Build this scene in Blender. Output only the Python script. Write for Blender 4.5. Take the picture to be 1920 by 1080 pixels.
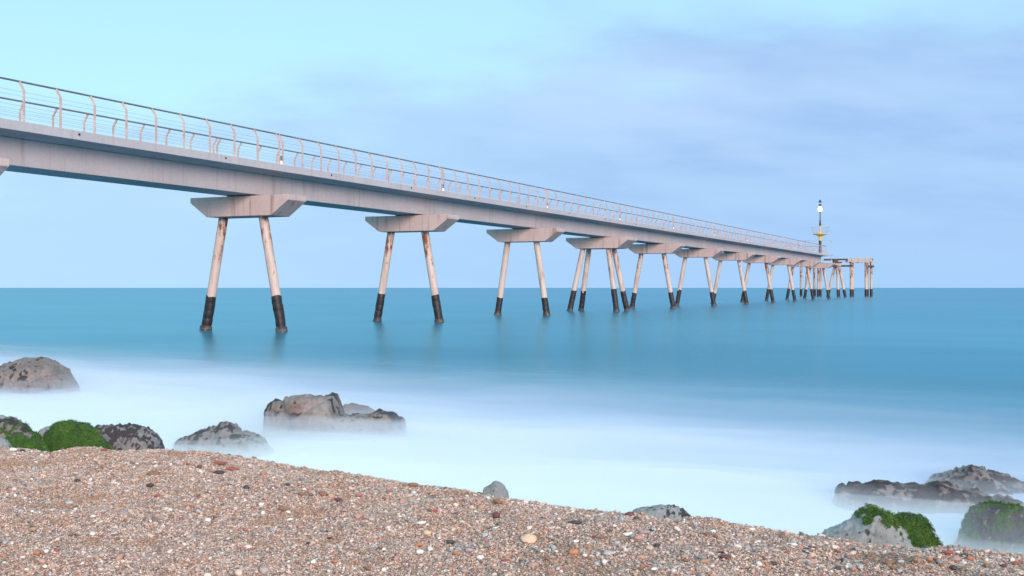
import bpy, bmesh, math, random
import numpy as np
from mathutils import Vector, Matrix, noise

for o in list(bpy.data.objects):
    bpy.data.objects.remove(o, do_unlink=True)
scene = bpy.context.scene
COL = scene.collection
R = math.radians

# ------------------------------------------------------------------ camera
F = 2130.0                 # focal length in pixels of a 1920 px wide frame
EYE = 538.2                # image row of eye level
H = 1.60                   # eye above the water
cam_d = bpy.data.cameras.new('camera')
cam = bpy.data.objects.new('camera', cam_d)
COL.objects.link(cam)
cam.location = (0, 0, H)
cam.rotation_euler = (R(90), 0, 0)
cam_d.sensor_width = 36.0
cam_d.lens = F * 36.0 / 1920.0
cam_d.shift_y = -(540.0 - EYE) / 1920.0
cam_d.clip_start = 0.05
cam_d.clip_end = 20000
scene.camera = cam

# ------------------------------------------------------------------ world, sun, exposure
SUN_EL, SUN_AZ = R(15), R(161)        # azimuth clockwise from +Y: behind the camera, to the right
world = bpy.data.worlds.new('World')
scene.world = world
world.use_nodes = True
wn, wl = world.node_tree.nodes, world.node_tree.links
wn.clear()
w_out = wn.new('ShaderNodeOutputWorld')
w_bg = wn.new('ShaderNodeBackground')
wl.new(w_bg.outputs[0], w_out.inputs[0])
sky = wn.new('ShaderNodeTexSky')
sky.sky_type = 'NISHITA'
sky.sun_disc = False
sky.sun_elevation = SUN_EL
sky.sun_rotation = SUN_AZ
sky.air_density, sky.dust_density, sky.ozone_density = 1.0, 0.6, 1.5
w_co = wn.new('ShaderNodeTexCoord')


def wmath(op, a, b=None, c=None, clamp=False):
    n = wn.new('ShaderNodeMath')
    n.operation = op
    n.use_clamp = clamp
    for i, v in enumerate((a, b, c)):
        if v is None:
            continue
        if isinstance(v, (int, float)):
            n.inputs[i].default_value = v
        else:
            wl.new(v, n.inputs[i])
    return n.outputs[0]


def wmix(fac, a, b):
    n = wn.new('ShaderNodeMix')
    n.data_type = 'RGBA'
    if isinstance(fac, (int, float)):
        n.inputs[0].default_value = fac
    else:
        wl.new(fac, n.inputs[0])
    for i, v in ((6, a), (7, b)):
        if isinstance(v, tuple):
            n.inputs[i].default_value = v + (1,)
        else:
            wl.new(v, n.inputs[i])
    return n.outputs[2]


w_sep = wn.new('ShaderNodeSeparateXYZ')
wl.new(w_co.outputs['Generated'], w_sep.inputs[0])
dx, dy, dz0 = w_sep.outputs
dz = wmath('MAXIMUM', dz0, 0.004)
# below and at the horizon the sky is read just above it
w_dir = wn.new('ShaderNodeCombineXYZ')
wl.new(dx, w_dir.inputs[0]); wl.new(dy, w_dir.inputs[1]); wl.new(dz, w_dir.inputs[2])
wl.new(w_dir.outputs[0], sky.inputs[0])
# cloud sheet seen in perspective
den = wmath('ADD', dz, 0.30)
w_cp = wn.new('ShaderNodeCombineXYZ')
wl.new(wmath('DIVIDE', dx, den), w_cp.inputs[0])
wl.new(wmath('DIVIDE', dy, den), w_cp.inputs[1])


def wnoise(scale, detail, rough, loc, rot=0.0, sc=(1, 1, 1)):
    mp = wn.new('ShaderNodeMapping')
    wl.new(w_cp.outputs[0], mp.inputs[0])
    mp.inputs[1].default_value = loc
    mp.inputs[2].default_value = (0, 0, rot)
    mp.inputs[3].default_value = sc
    t = wn.new('ShaderNodeTexNoise')
    t.inputs['Scale'].default_value = scale
    t.inputs['Detail'].default_value = detail
    t.inputs['Roughness'].default_value = rough
    wl.new(mp.outputs[0], t.inputs['Vector'])
    return t.outputs[0]


def wrange(v, a, b):
    n = wn.new('ShaderNodeMapRange')
    n.interpolation_type = 'SMOOTHSTEP'
    wl.new(v, n.inputs[0])
    n.inputs[1].default_value, n.inputs[2].default_value = a, b
    return n.outputs[0]


n_big = wnoise(1.5, 4, 0.45, (3.1, 1.7, 0), R(-30), (1, 1.5, 1))
n_mid = wnoise(2.6, 6, 0.5, (0.4, 5.2, 0), R(-30), (1, 1.5, 1))
n_fin = wnoise(2.4, 5, 0.45, (7.7, 2.2, 0), R(-35), (0.8, 1.7, 1))
# the cloud bank lies low over the sea and to the right; the sky clears overhead and to the left
edge = wmath('SUBTRACT', wmath('SUBTRACT', dz, wmath('MULTIPLY', dx, 0.174)), wmath('MULTIPLY', dy, 0.205))
edge = wmath('ADD', edge, wmath('MULTIPLY', wmath('SUBTRACT', n_mid, 0.5), 0.21))
clear = wrange(edge, -0.06, 0.045)
w_tint = wn.new('ShaderNodeMix')
w_tint.data_type = 'RGBA'
w_tint.blend_type = 'MULTIPLY'
w_tint.inputs[0].default_value = 1
wl.new(sky.outputs[0], w_tint.inputs[6])
SKY_K = 0.85
w_tint.inputs[7].default_value = (1.72 * SKY_K, 2.0 * SKY_K, 2.05 * SKY_K, 1)
c1 = wmix(wrange(n_fin, 0.36, 0.66), (3.4, 5.35, 8.5), (4.0, 6.1, 9.0))
n_mot = wnoise(6.5, 5, 0.5, (1.3, 8.8, 0), R(-35), (0.8, 1.5, 1))
c1 = wmix(wmath('MULTIPLY', wrange(n_mot, 0.38, 0.68), 0.45), c1, (4.35, 6.4, 9.5))
c2 = wmix(wmath('MULTIPLY', wrange(n_big, 0.50, 0.70), 0.75), c1, (4.9, 6.7, 9.5))
low = wrange(dz, 0.0, 0.12)
c3 = wmix(low, (3.75, 5.95, 9.0), c2)
thin = wrange(wmath('SUBTRACT', wmath('MULTIPLY', n_mid, 0.25), dx), -0.1, 0.55)
c3 = wmix(wmath('MULTIPLY', thin, 0.75), c3, (4.9, 7.4, 9.6))
# a thin bright veil hangs in the clear part
veiled = wmix(0.72, w_tint.outputs[2], (4.8, 8.2, 10.0))
w_col = wmix(clear, c3, veiled)
# an overcast sky is brighter overhead than at the horizon
w_zen = wn.new('ShaderNodeMix')
w_zen.data_type = 'RGBA'
w_zen.blend_type = 'MULTIPLY'
wl.new(wrange(dz, 0.24, 0.95), w_zen.inputs[0])
wl.new(w_col, w_zen.inputs[6])
w_zen.inputs[7].default_value = (1.65, 1.42, 1.30, 1)
wl.new(w_zen.outputs[2], w_bg.inputs[0])
w_bg.inputs[1].default_value = 0.06

sun_d = bpy.data.lights.new('sun', 'SUN')
sun_d.energy = 2.1
sun_d.angle = R(24)
sun_d.color = (1.0, 0.73, 0.64)
sun = bpy.data.objects.new('sun', sun_d)
COL.objects.link(sun)
sd = Vector((math.sin(SUN_AZ) * math.cos(SUN_EL), math.cos(SUN_AZ) * math.cos(SUN_EL), math.sin(SUN_EL)))
sun.rotation_euler = (-sd).to_track_quat('-Z', 'Y').to_euler()

scene.view_settings.view_transform = 'Standard'
scene.view_settings.look = 'None'
scene.view_settings.gamma = 1
scene.view_settings.use_curve_mapping = False
scene.view_settings.exposure = 0.85
scene.render.engine = 'CYCLES'
cy = scene.cycles
cy.use_denoising = True
cy.max_bounces = 8
cy.diffuse_bounces = 3
cy.glossy_bounces = 3
cy.volume_bounces = 4
cy.transparent_max_bounces = 8

# ------------------------------------------------------------------ helpers


def link(o, parent=None):
    COL.objects.link(o)
    if parent is not None:
        o.parent = parent
    return o


def tag(o, label=None, cat=None, group=None, kind=None):
    if label: o['label'] = label
    if cat: o['category'] = cat
    if group: o['group'] = group
    if kind: o['kind'] = kind
    return o


def empty(name, loc=(0, 0, 0), rz=0.0, parent=None):
    o = bpy.data.objects.new(name, None)
    o.location = loc
    o.rotation_euler = (0, 0, rz)
    o.empty_display_size = 0.3
    return link(o, parent)


def meshobj(name, verts, faces, mat=None, parent=None, smooth=False, loc=(0, 0, 0)):
    me = bpy.data.meshes.new(name)
    me.from_pydata([tuple(v) for v in verts], [], faces)
    me.update()
    if smooth:
        me.polygons.foreach_set('use_smooth', [True] * len(me.polygons))
    if mat: me.materials.append(mat)
    o = bpy.data.objects.new(name, me)
    o.location = loc
    return link(o, parent)


def share(src, loc, parent, rot=None, name=None):
    o = bpy.data.objects.new(name or src.name.split('.')[0], src.data)
    o.location = loc
    if rot: o.rotation_euler = rot
    return link(o, parent)


class MB:
    """collects shapes into one mesh"""

    def __init__(s):
        s.v, s.f, s.sm = [], [], []

    def add(s, vs, fs, smooth=False):
        b = len(s.v)
        s.v += [tuple(v) for v in vs]
        s.f += [tuple(b + i for i in f) for f in fs]
        s.sm += [smooth] * len(fs)

    def box(s, x0, x1, y0, y1, z0, z1):
        vs = [(x, y, z) for z in (z0, z1) for y in (y0, y1) for x in (x0, x1)]
        s.add(vs, [(0, 2, 3, 1), (4, 5, 7, 6), (0, 1, 5, 4), (1, 3, 7, 5), (3, 2, 6, 7), (2, 0, 4, 6)])

    def tube(s, pts, rad, n=8, caps=True, smooth=True):
        pts = [Vector(p) for p in pts]
        rads = rad if isinstance(rad, (list, tuple)) else [rad] * len(pts)
        vs, fs = [], []
        for i, p in enumerate(pts):
            d = (pts[min(i + 1, len(pts) - 1)] - pts[max(i - 1, 0)]).normalized()
            up = Vector((0, 0, 1)) if abs(d.z) < 0.95 else Vector((0, 1, 0))
            a = d.cross(up).normalized()
            b = a.cross(d).normalized()
            for k in range(n):
                t = 2 * math.pi * k / n
                vs.append(p + (a * math.cos(t) + b * math.sin(t)) * rads[i])
        for i in range(len(pts) - 1):
            for k in range(n):
                k2 = (k + 1) % n
                fs.append((i * n + k, i * n + k2, (i + 1) * n + k2, (i + 1) * n + k))
        s.add(vs, fs, smooth)
        if caps:
            b = len(vs) - n
            s.add(vs[:n], [tuple(reversed(range(n)))])
            s.add(vs[b:], [tuple(range(n))])

    def lathe(s, prof, n=24, smooth=False, c=(0, 0)):
        vs, fs = [], []
        for r, z in prof:
            for k in range(n):
                t = 2 * math.pi * k / n
                vs.append((c[0] + r * math.cos(t), c[1] + r * math.sin(t), z))
        for i in range(len(prof) - 1):
            for k in range(n):
                k2 = (k + 1) % n
                fs.append((i * n + k, i * n + k2, (i + 1) * n + k2, (i + 1) * n + k))
        fs.append(tuple(reversed(range(n))))
        b = (len(prof) - 1) * n
        fs.append(tuple(range(b, b + n)))
        s.add(vs, fs, smooth)

    def build(s, name, mat=None, parent=None, loc=(0, 0, 0), bevel=0.0):
        me = bpy.data.meshes.new(name)
        me.from_pydata(s.v, [], s.f)
        me.polygons.foreach_set('use_smooth', s.sm)
        me.update()
        if bevel:
            bm = bmesh.new(); bm.from_mesh(me)
            bmesh.ops.remove_doubles(bm, verts=bm.verts, dist=1e-5)
            bmesh.ops.bevel(bm, geom=[e for e in bm.edges if e.calc_face_angle(0) > 0.3], offset=bevel, segments=2, affect='EDGES', profile=0.5)
            bm.to_mesh(me); bm.free()
        if mat: me.materials.append(mat)
        o = bpy.data.objects.new(name, me)
        o.location = loc
        return link(o, parent)


# ------------------------------------------------------------------ materials
class NT:
    def __init__(s, name):
        s.m = bpy.data.materials.new(name)
        s.m.use_nodes = True
        s.n, s.l = s.m.node_tree.nodes, s.m.node_tree.links
        s.b = s.n['Principled BSDF']

    def put(s, sock, v):
        if isinstance(v, bpy.types.NodeSocket):
            s.l.new(v, sock)
        elif isinstance(v, tuple) and len(v) == 3 and sock.type == 'RGBA':
            sock.default_value = v + (1,)
        else:
            sock.default_value = v

    def node(s, t, **kw):
        n = s.n.new(t)
        for k, v in kw.items(): setattr(n, k, v)
        return n

    def coord(s, which='Object'):
        if which == 'World':
            return s.node('ShaderNodeNewGeometry').outputs['Position']
        return s.node('ShaderNodeTexCoord').outputs[which]

    def mapping(s, v, sc=(1, 1, 1), loc=(0, 0, 0), rot=(0, 0, 0)):
        n = s.node('ShaderNodeMapping')
        s.put(n.inputs[0], v); n.inputs[1].default_value = loc; n.inputs[2].default_value = rot; n.inputs[3].default_value = sc
        return n.outputs[0]

    def noise(s, v, scale, detail=4, rough=0.55):
        n = s.node('ShaderNodeTexNoise')
        s.put(n.inputs['Vector'], v)
        n.inputs['Scale'].default_value = scale; n.inputs['Detail'].default_value = detail; n.inputs['Roughness'].default_value = rough
        return n.outputs[0]

    def voro(s, v, scale, feature='F1', out='Distance'):
        n = s.node('ShaderNodeTexVoronoi', feature=feature)
        s.put(n.inputs['Vector'], v); n.inputs['Scale'].default_value = scale
        return n.outputs[out]

    def math(s, op, a, b=None, clamp=False):
        n = s.node('ShaderNodeMath', operation=op); n.use_clamp = clamp
        s.put(n.inputs[0], a)
        if b is not None: s.put(n.inputs[1], b)
        return n.outputs[0]

    def rng(s, v, a, b, c=0.0, d=1.0, smooth=True):
        n = s.node('ShaderNodeMapRange')
        if smooth: n.interpolation_type = 'SMOOTHSTEP'
        s.put(n.inputs[0], v)
        for i, x in enumerate((a, b, c, d)): n.inputs[1 + i].default_value = x
        return n.outputs[0]

    def mix(s, fac, a, b, blend='MIX'):
        n = s.node('ShaderNodeMix', data_type='RGBA', blend_type=blend)
        s.put(n.inputs[0], fac); s.put(n.inputs[6], a); s.put(n.inputs[7], b)
        return n.outputs[2]

    def ramp(s, v, stops, const=False):
        n = s.node('ShaderNodeValToRGB')
        cr = n.color_ramp
        if const: cr.interpolation = 'CONSTANT'
        while len(cr.elements) < len(stops): cr.elements.new(0.5)
        for e, (p, c) in zip(cr.elements, stops):
            e.position = p; e.color = c + (1,)
        s.put(n.inputs[0], v)
        return n.outputs[0]

    def sep(s, v):
        n = s.node('ShaderNodeSeparateXYZ'); s.put(n.inputs[0], v)
        return n.outputs

    def bump(s, h, strength=0.3, dist=0.02):
        n = s.node('ShaderNodeBump')
        n.inputs['Strength'].default_value = strength; n.inputs['Distance'].default_value = dist
        s.put(n.inputs['Height'], h)
        s.l.new(n.outputs[0], s.b.inputs['Normal'])
        return n.outputs[0]

    def attr(s, name):
        return s.node('ShaderNodeAttribute', attribute_name=name).outputs['Fac']

    def set(s, col=None, rough=None, metal=None, spec=None):
        if col is not None: s.put(s.b.inputs['Base Color'], col)
        if rough is not None: s.put(s.b.inputs['Roughness'], rough)
        if metal is not None: s.b.inputs['Metallic'].default_value = metal
        if spec is not None: s.b.inputs['Specular IOR Level'].default_value = spec
        return s.m


def concrete(name, a, b, stain, amount=0.5):
    t = NT(name)
    w = t.coord('World')
    big = t.noise(w, 0.55, 5, 0.6)
    fine = t.noise(w, 9, 6, 0.7)
    streak = t.noise(t.mapping(w, (2.6, 2.6, 0.18)), 1.6, 4, 0.6)
    col = t.mix(t.rng(big, 0.3, 0.7), a, b)
    col = t.mix(t.math('MULTIPLY', t.rng(streak, 0.52, 0.72), amount), col, stain)
    col = t.mix(t.rng(fine, 0.25, 0.8, 0.0, 0.35), col, tuple(x * 0.72 for x in a))
    pits = t.rng(t.voro(w, 3.1), 0.03, 0.055, 1, 0)
    col = t.mix(t.math('MULTIPLY', pits, 0.5), col, (0.07, 0.06, 0.06))
    t.bump(fine, 0.25, 0.01)
    return t.set(col, 0.85)


M = {}
M['fascia'] = concrete('fascia_concrete', (0.42, 0.415, 0.45), (0.47, 0.46, 0.495), (0.33, 0.285, 0.285), 0.55)
M['girder'] = concrete('girder_concrete', (0.41, 0.385, 0.41), (0.46, 0.435, 0.46), (0.30, 0.265, 0.265), 0.65)
M['cap'] = concrete('cap_concrete', (0.48, 0.39, 0.38), (0.54, 0.45, 0.43), (0.27, 0.175, 0.15), 0.95)
M['old_concrete'] = concrete('old_concrete', (0.46, 0.40, 0.36), (0.38, 0.32, 0.29), (0.2, 0.13, 0.1), 0.9)


def pile_mat(name, base, rust_amt):
    t = NT(name)
    w = t.coord('World')
    z = t.sep(w)[2]
    runs = t.noise(t.mapping(w, (3.5, 3.5, 0.35)), 2.0, 6, 0.65)
    blot = t.noise(w, 2.3, 6, 0.7)
    up = t.rng(z, 1.2, 4.3, 0.0, 0.16)             # runs start under the cap
    v = t.math('ADD', t.math('MULTIPLY', runs, 0.6), t.math('MULTIPLY', blot, 0.4))
    rust = t.rng(t.math('ADD', v, up), 0.645 - rust_amt, 0.73 - rust_amt)
    dirt = t.noise(t.mapping(w, (4, 4, 0.5)), 1.2, 3)
    col = t.mix(t.rng(dirt, 0.45, 0.7), base, tuple(x * y for x, y in zip(base, (0.72, 0.66, 0.62))))
    rc = t.mix(t.noise(w, 14, 4), (0.28, 0.085, 0.03), (0.12, 0.035, 0.018))
    col = t.mix(rust, col, rc)
    t.bump(t.math('ADD', rust, t.noise(w, 25, 3)), 0.2, 0.01)
    return t.set(col, 0.6)


M['pile'] = pile_mat('pile_paint', (0.54, 0.45, 0.41), 0.035)
M['pile_clean'] = pile_mat('pile_paint_clean', (0.54, 0.465, 0.43), -0.03)
M['old_pile'] = pile_mat('old_pile_paint', (0.54, 0.45, 0.38), 0.03)


def sleeve():
    t = NT('sleeve_wrap')
    w = t.coord('World')
    z = t.sep(w)[2]
    n = t.noise(w, 9, 6, 0.7)
    col = t.mix(t.rng(n, 0.35, 0.75), (0.008, 0.008, 0.012), (0.028, 0.025, 0.028))
    sp = t.math('MULTIPLY', t.rng(t.noise(w, 6, 5, 0.8), 0.66, 0.72), t.rng(z, 0.2, 1.3, 0.9, 0.3))
    col = t.mix(sp, col, (0.42, 0.32, 0.2))
    growth = t.math('MULTIPLY', t.rng(z, 0.05, 0.24, 1, 0), t.rng(t.noise(w, 20, 3), 0.4, 0.6))
    col = t.mix(growth, col, (0.14, 0.12, 0.11))
    t.bump(n, 0.5, 0.02)
    return t.set(col, 0.55)


M['sleeve'] = sleeve()


def simple(name, a, b, scale, rough, metal=0.0, bump=0.1):
    t = NT(name)
    w = t.coord('World')
    n = t.noise(w, scale, 5, 0.65)
    t.bump(n, bump, 0.005)
    return t.set(t.mix(t.rng(n, 0.35, 0.68), a, b), rough, metal)


M['post'] = simple('post_paint', (0.56, 0.44, 0.42), (0.43, 0.31, 0.29), 3.0, 0.5)
M['rail'] = simple('rail_steel', (0.20, 0.205, 0.235), (0.26, 0.26, 0.285), 2.0, 0.42, 0.6)
M['wire'] = simple('wire_steel', (0.22, 0.23, 0.28), (0.30, 0.30, 0.34), 2.0, 0.5, 0.5)
M['pad'] = simple('bearing_pad', (0.02, 0.02, 0.02), (0.05, 0.04, 0.035), 8, 0.8)
M['rust'] = simple('rusty_steel', (0.075, 0.035, 0.03), (0.13, 0.055, 0.04), 6, 0.8, 0.0, 0.5)
M['black'] = simple('black_paint', (0.018, 0.017, 0.024), (0.035, 0.028, 0.03), 5, 0.45)
M['redbrown'] = simple('primer_paint', (0.10, 0.035, 0.035), (0.07, 0.03, 0.03), 4, 0.55)
M['yellow'] = simple('yellow_paint', (0.90, 0.47, 0.03), (0.80, 0.40, 0.03), 3, 0.4)
M['galv'] = simple('galvanised', (0.50, 0.50, 0.52), (0.40, 0.40, 0.43), 5, 0.45, 0.3)
M['hole'] = simple('drain_dark', (0.02, 0.02, 0.02), (0.035, 0.03, 0.03), 8, 0.9)


def glow(name, col, strength):
    t = NT(name)
    t.set((0.8, 0.8, 0.8), 0.4)
    t.b.inputs['Emission Color'].default_value = col + (1,)
    t.b.inputs['Emission Strength'].default_value = strength
    return t.m


M['lamp'] = glow('deck_lamp_glow', (1.0, 0.40, 0.12), 0.9)
M['beacon_glow'] = glow('beacon_glow', (1.0, 0.78, 0.46), 4.0)

# ------------------------------------------------------------------ the place: shore frame
SEA = Vector((0.413, 0.911, 0)).normalized()      # seaward, the pier's direction
SIDE = Vector((SEA.y, -SEA.x, 0))                 # along the shore, to the right
PIER_C = -25.75                                   # pier axis, metres along SIDE
crest_pts = [(-40, 22.0), (-14, 10.1), (-7, 6.75), (-3.2, 4.78), (-2.02, 4.46), (-1.30, 4.38), (-0.88, 4.08), (-0.36, 3.65), (0, 3.34), (0.25, 3.18), (0.48, 3.02),
             (0.785, 2.86), (1.03, 2.75), (1.2, 2.67), (2.0, 2.33), (4, 1.5), (12, -1.8), (40, -14)]
_cx = np.array([p[0] for p in crest_pts]); _cy = np.array([p[1] for p in crest_pts])


def crest_y(X):
    # smoothed polyline
    return sum(np.interp(X + d, _cx, _cy) for d in (-0.22, -0.11, 0, 0.11, 0.22)) / 5.0


def _h2(ix, iy):
    n = np.sin(ix * 127.1 + iy * 311.7) * 43758.5453
    return n - np.floor(n)


def vnoise(x, y):
    x = np.asarray(x, float); y = np.asarray(y, float)
    ix, iy = np.floor(x), np.floor(y)
    fx, fy = x - ix, y - iy
    u, v = fx * fx * (3 - 2 * fx), fy * fy * (3 - 2 * fy)
    return ((_h2(ix, iy) * (1 - u) + _h2(ix + 1, iy) * u) * (1 - v) + (_h2(ix, iy + 1) * (1 - u) + _h2(ix + 1, iy + 1) * u) * v) * 2 - 1


def beach_z(X, Y):
    X = np.asarray(X, float); Y = np.asarray(Y, float)
    v = (Y - crest_y(X)) * 0.9
    k = 0.16
    sp = k * np.logaddexp(0, v / k)
    z = 0.985 - 0.34 * (sp - k * 0.3) - 0.012 * np.clip(-v, 0, 3)
    damp = np.clip(1.0 - np.clip(v, 0, 1), 0.3, 1)
    z = z + damp * (0.012 * vnoise(X * 2.3 + 4, Y * 2.0) + 0.014 * vnoise(X * 5.5, Y * 4.7 + 9) + 0.010 * vnoise(X * 12 + 2, Y * 10))
    return np.maximum(z, -1.4)


def ground_hit(px, py):
    """point of the beach along the sight line through a picture position (a quick way to read positions off a picture)"""
    dxp, dzp = (px - 960) / F, -(py - EYE) / F
    for Y in np.arange(1.5, 7, 0.01):
        if H + dzp * Y <= float(beach_z(dxp * Y, Y)):
            return Vector((dxp * Y, Y, float(beach_z(dxp * Y, Y))))
    return None


def grid_mesh(name, xs, ys, zf, mat, smooth=True):
    X, Y = np.meshgrid(xs, ys)
    Z = zf(X, Y)
    nx, ny = len(xs), len(ys)
    vs = np.stack([X.ravel(), Y.ravel(), Z.ravel()], 1)
    i = np.arange((nx) * (ny)).reshape(ny, nx)
    f = np.stack([i[:-1, :-1].ravel(), i[:-1, 1:].ravel(), i[1:, 1:].ravel(), i[1:, :-1].ravel()], 1)
    me = bpy.data.meshes.new(name)
    me.from_pydata(vs.tolist(), [], f.tolist())
    if smooth: me.polygons.foreach_set('use_smooth', [True] * len(me.polygons))
    me.update()
    me.materials.append(mat)
    return link(bpy.data.objects.new(name, me))


# ---- gravel colours, shared by the sheet and the grains
GRAVEL = [(0.0, (0.443, 0.293, 0.221)), (0.16, (0.601, 0.42, 0.334)), (0.3, (0.252, 0.181, 0.15)), (0.42, (0.728, 0.548, 0.456)), (0.55, (0.432, 0.363, 0.341)), (0.66, (0.451, 0.254, 0.168)), (0.75, (0.825, 0.659, 0.587)), (0.83, (0.193, 0.136, 0.119)), (0.910, (0.86, 0.827, 0.793)), (0.935, (0.443, 0.152, 0.094)), (0.962, (0.115, 0.105, 0.113)), (0.982, (0.49, 0.518, 0.558))]


def beach_material():
    t = NT('beach_gravel')
    w = t.coord('World')
    cell = t.voro(w, 130, out='Color')
    col = t.ramp(t.sep(cell)[0], GRAVEL, True)
    d = t.voro(w, 130)
    t.bump(t.math('SUBTRACT', 1.0, d), 0.8, 0.006)
    return t.set(col, 0.8)


M['beach'] = beach_material()
xs = np.concatenate([np.linspace(-45, -5.2, 60), np.linspace(-5, 4, 220), np.linspace(4.2, 45, 60)])
ys = np.concatenate([np.linspace(-25, 1.2, 30), np.linspace(1.3, 7.5, 180), np.linspace(7.7, 34, 50)])
beach = grid_mesh('beach', xs, ys, beach_z, M['beach'])
tag(beach, 'steep beach of pinkish brown gravel', 'beach', kind='structure')


# ---- sea
def sea_material():
    t = NT('sea_water')
    w = t.coord('World')
    # distance from the shore and along it
    n = t.node('ShaderNodeVectorMath', operation='DOT_PRODUCT')
    t.put(n.inputs[0], w); n.inputs[1].default_value = tuple(SEA)
    u = n.outputs['Value']
    n = t.node('ShaderNodeVectorMath', operation='DOT_PRODUCT')
    t.put(n.inputs[0], w); n.inputs[1].default_value = tuple(SIDE)
    q = n.outputs['Value']
    c = t.node('ShaderNodeCombineXYZ')
    t.put(c.inputs[0], q); t.put(c.inputs[1], u)
    p = c.outputs[0]
    drift = t.noise(t.mapping(p, (0.10, 0.28, 1)), 1.0, 4, 0.5)
    drift2 = t.noise(t.mapping(p, (0.30, 0.75, 1), (5, 2, 0)), 1.0, 5, 0.55)
    streak = t.noise(t.mapping(p, (0.016, 0.03, 1), (3, 1, 0)), 1.0, 4, 0.5)
    uu = t.math('ADD', t.math('ADD', t.math('ADD', u, t.math('MULTIPLY', t.math('ADD', q, 8.0), 0.16)), t.math('MULTIPLY', t.math('MINIMUM', t.math('MAXIMUM', t.math('ADD', q, 7.0), 0.0), 20.0), 0.16)), t.math('MULTIPLY', t.math('SUBTRACT', drift, 0.5), 6.0))
    uu = t.math('ADD', uu, t.math('MULTIPLY', t.math('SUBTRACT', drift2, 0.5), 2.2))
    foam = t.rng(uu, 6.0, 22.5, 1, 0)
    foam = t.math('POWER', foam, 1.15)
    deep = t.rng(u, 22, 170)
    wc = t.mix(deep, (0.042, 0.185, 0.275), (0.070, 0.130, 0.255))
    wc = t.mix(t.rng(streak, 0.32, 0.7, 0, 0.5), wc, (0.075, 0.24, 0.355))
    wc = t.mix(t.rng(drift, 0.30, 0.58, 0.55, 0), wc, (0.020, 0.105, 0.15))
    swell = t.noise(t.mapping(p, (0.030, 0.065, 1), (9, 4, 0)), 1.0, 4, 0.55)
    wc = t.mix(t.math('MULTIPLY', t.rng(swell, 0.42, 0.62), t.rng(u, 60, 140, 0.5, 0.25)), wc, (0.022, 0.125, 0.20))
    fc = t.mix(t.rng(uu, 6.0, 13.0), (0.94, 0.99, 0.99), (0.54, 0.66, 0.96))
    col = t.mix(foam, wc, fc)
    ripple = t.noise(t.mapping(p, (0.10, 0.22, 1)), 1.0, 2, 0.4)
    nb = t.bump(ripple, 0.25, 0.3)
    # wave-averaged gloss over the water's own colour; foam is matt
    dif = t.node('ShaderNodeBsdfDiffuse'); t.put(dif.inputs['Color'], col)
    gl = t.node('ShaderNodeBsdfGlossy'); gl.inputs['Color'].default_value = (0.50, 0.84, 0.95, 1); gl.inputs['Roughness'].default_value = 0.22
    t.l.new(nb, gl.inputs['Normal']); t.l.new(nb, dif.inputs['Normal'])
    fr = t.node('ShaderNodeFresnel'); fr.inputs['IOR'].default_value = 1.33
    fac = t.math('MULTIPLY', t.rng(fr.outputs[0], 0.0, 0.8, 0.0, 0.52, False), t.rng(foam, 0.0, 0.7, 1.0, 0.05))
    ms = t.node('ShaderNodeMixShader')
    t.put(ms.inputs[0], fac); t.l.new(dif.outputs[0], ms.inputs[1]); t.l.new(gl.outputs[0], ms.inputs[2])
    t.l.new(ms.outputs[0], t.n['Material Output'].inputs['Surface'])
    t.n.remove(t.b)
    return t.m


M['sea'] = sea_material()
xs = np.concatenate([[-4000, -1500, -500], np.linspace(-150, 150, 31), [500, 1500, 4000]])
ys = np.concatenate([[-60, -10], np.linspace(0, 300, 31), [600, 1200, 2430]])
sea = grid_mesh('sea', xs, ys, lambda X, Y: X * 0, M['sea'])
tag(sea, 'smooth teal sea turning to white surf at the shore', 'sea', kind='structure')

# ------------------------------------------------------------------ the pier
SPAN, T0 = 12.36, 33.58                 # joints at T0 + k*SPAN
Z_DECK, Z_FB, Z_GB, Z_CT, Z_CB = 5.98, 5.72, 4.90, 4.86, 4.14
HALF, GH = 1.55, 0.70
pier_rz = -math.atan2(SEA.x, SEA.y)      # local +Y runs seaward, +X to the right along the shore
org = SIDE * PIER_C
pier = empty('pier', (org.x, org.y, 0), pier_rz)
tag(pier, 'long concrete pier on slanting piles running out to sea with wire railings', 'pier')
K0, K1 = -3, 9                           # spans


def tk(k):
    return T0 + k * SPAN - (0.43 if k < 0 else 0.0)      # the last span before the shore is a little longer


def slab_mesh(L):
    m = MB()
    g = 0.008
    y0, y1 = g, L - g
    prof = [(-HALF, Z_FB), (-HALF, Z_DECK), (-HALF + 0.16, Z_DECK), (-HALF + 0.16, Z_DECK - 0.10), (HALF - 0.16, Z_DECK - 0.10), (HALF - 0.16, Z_DECK), (HALF, Z_DECK), (HALF, Z_FB),
            (HALF - 0.10, Z_FB), (GH + 0.15, Z_FB + 0.02), (GH + 0.002, Z_FB - 0.06), (-GH - 0.002, Z_FB - 0.06), (-GH - 0.15, Z_FB + 0.02), (-HALF + 0.10, Z_FB)]
    n = len(prof)
    vs = [(x, y0, z) for x, z in prof] + [(x, y1, z) for x, z in prof]
    fs = [(i, (i + 1) % n, n + (i + 1) % n, n + i) for i in range(n)]
    fs = [tuple(reversed(f)) for f in fs]
    fs += [tuple(range(n)), tuple(reversed(range(n, 2 * n)))]
    fs = [tuple(reversed(f)) for f in fs]
    m.add(vs, fs)
    return m


def girder_mesh(L):
    m = MB()
    m.box(-GH, GH, 0.012, L - 0.012, Z_GB, Z_FB - 0.066)
    return m


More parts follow.
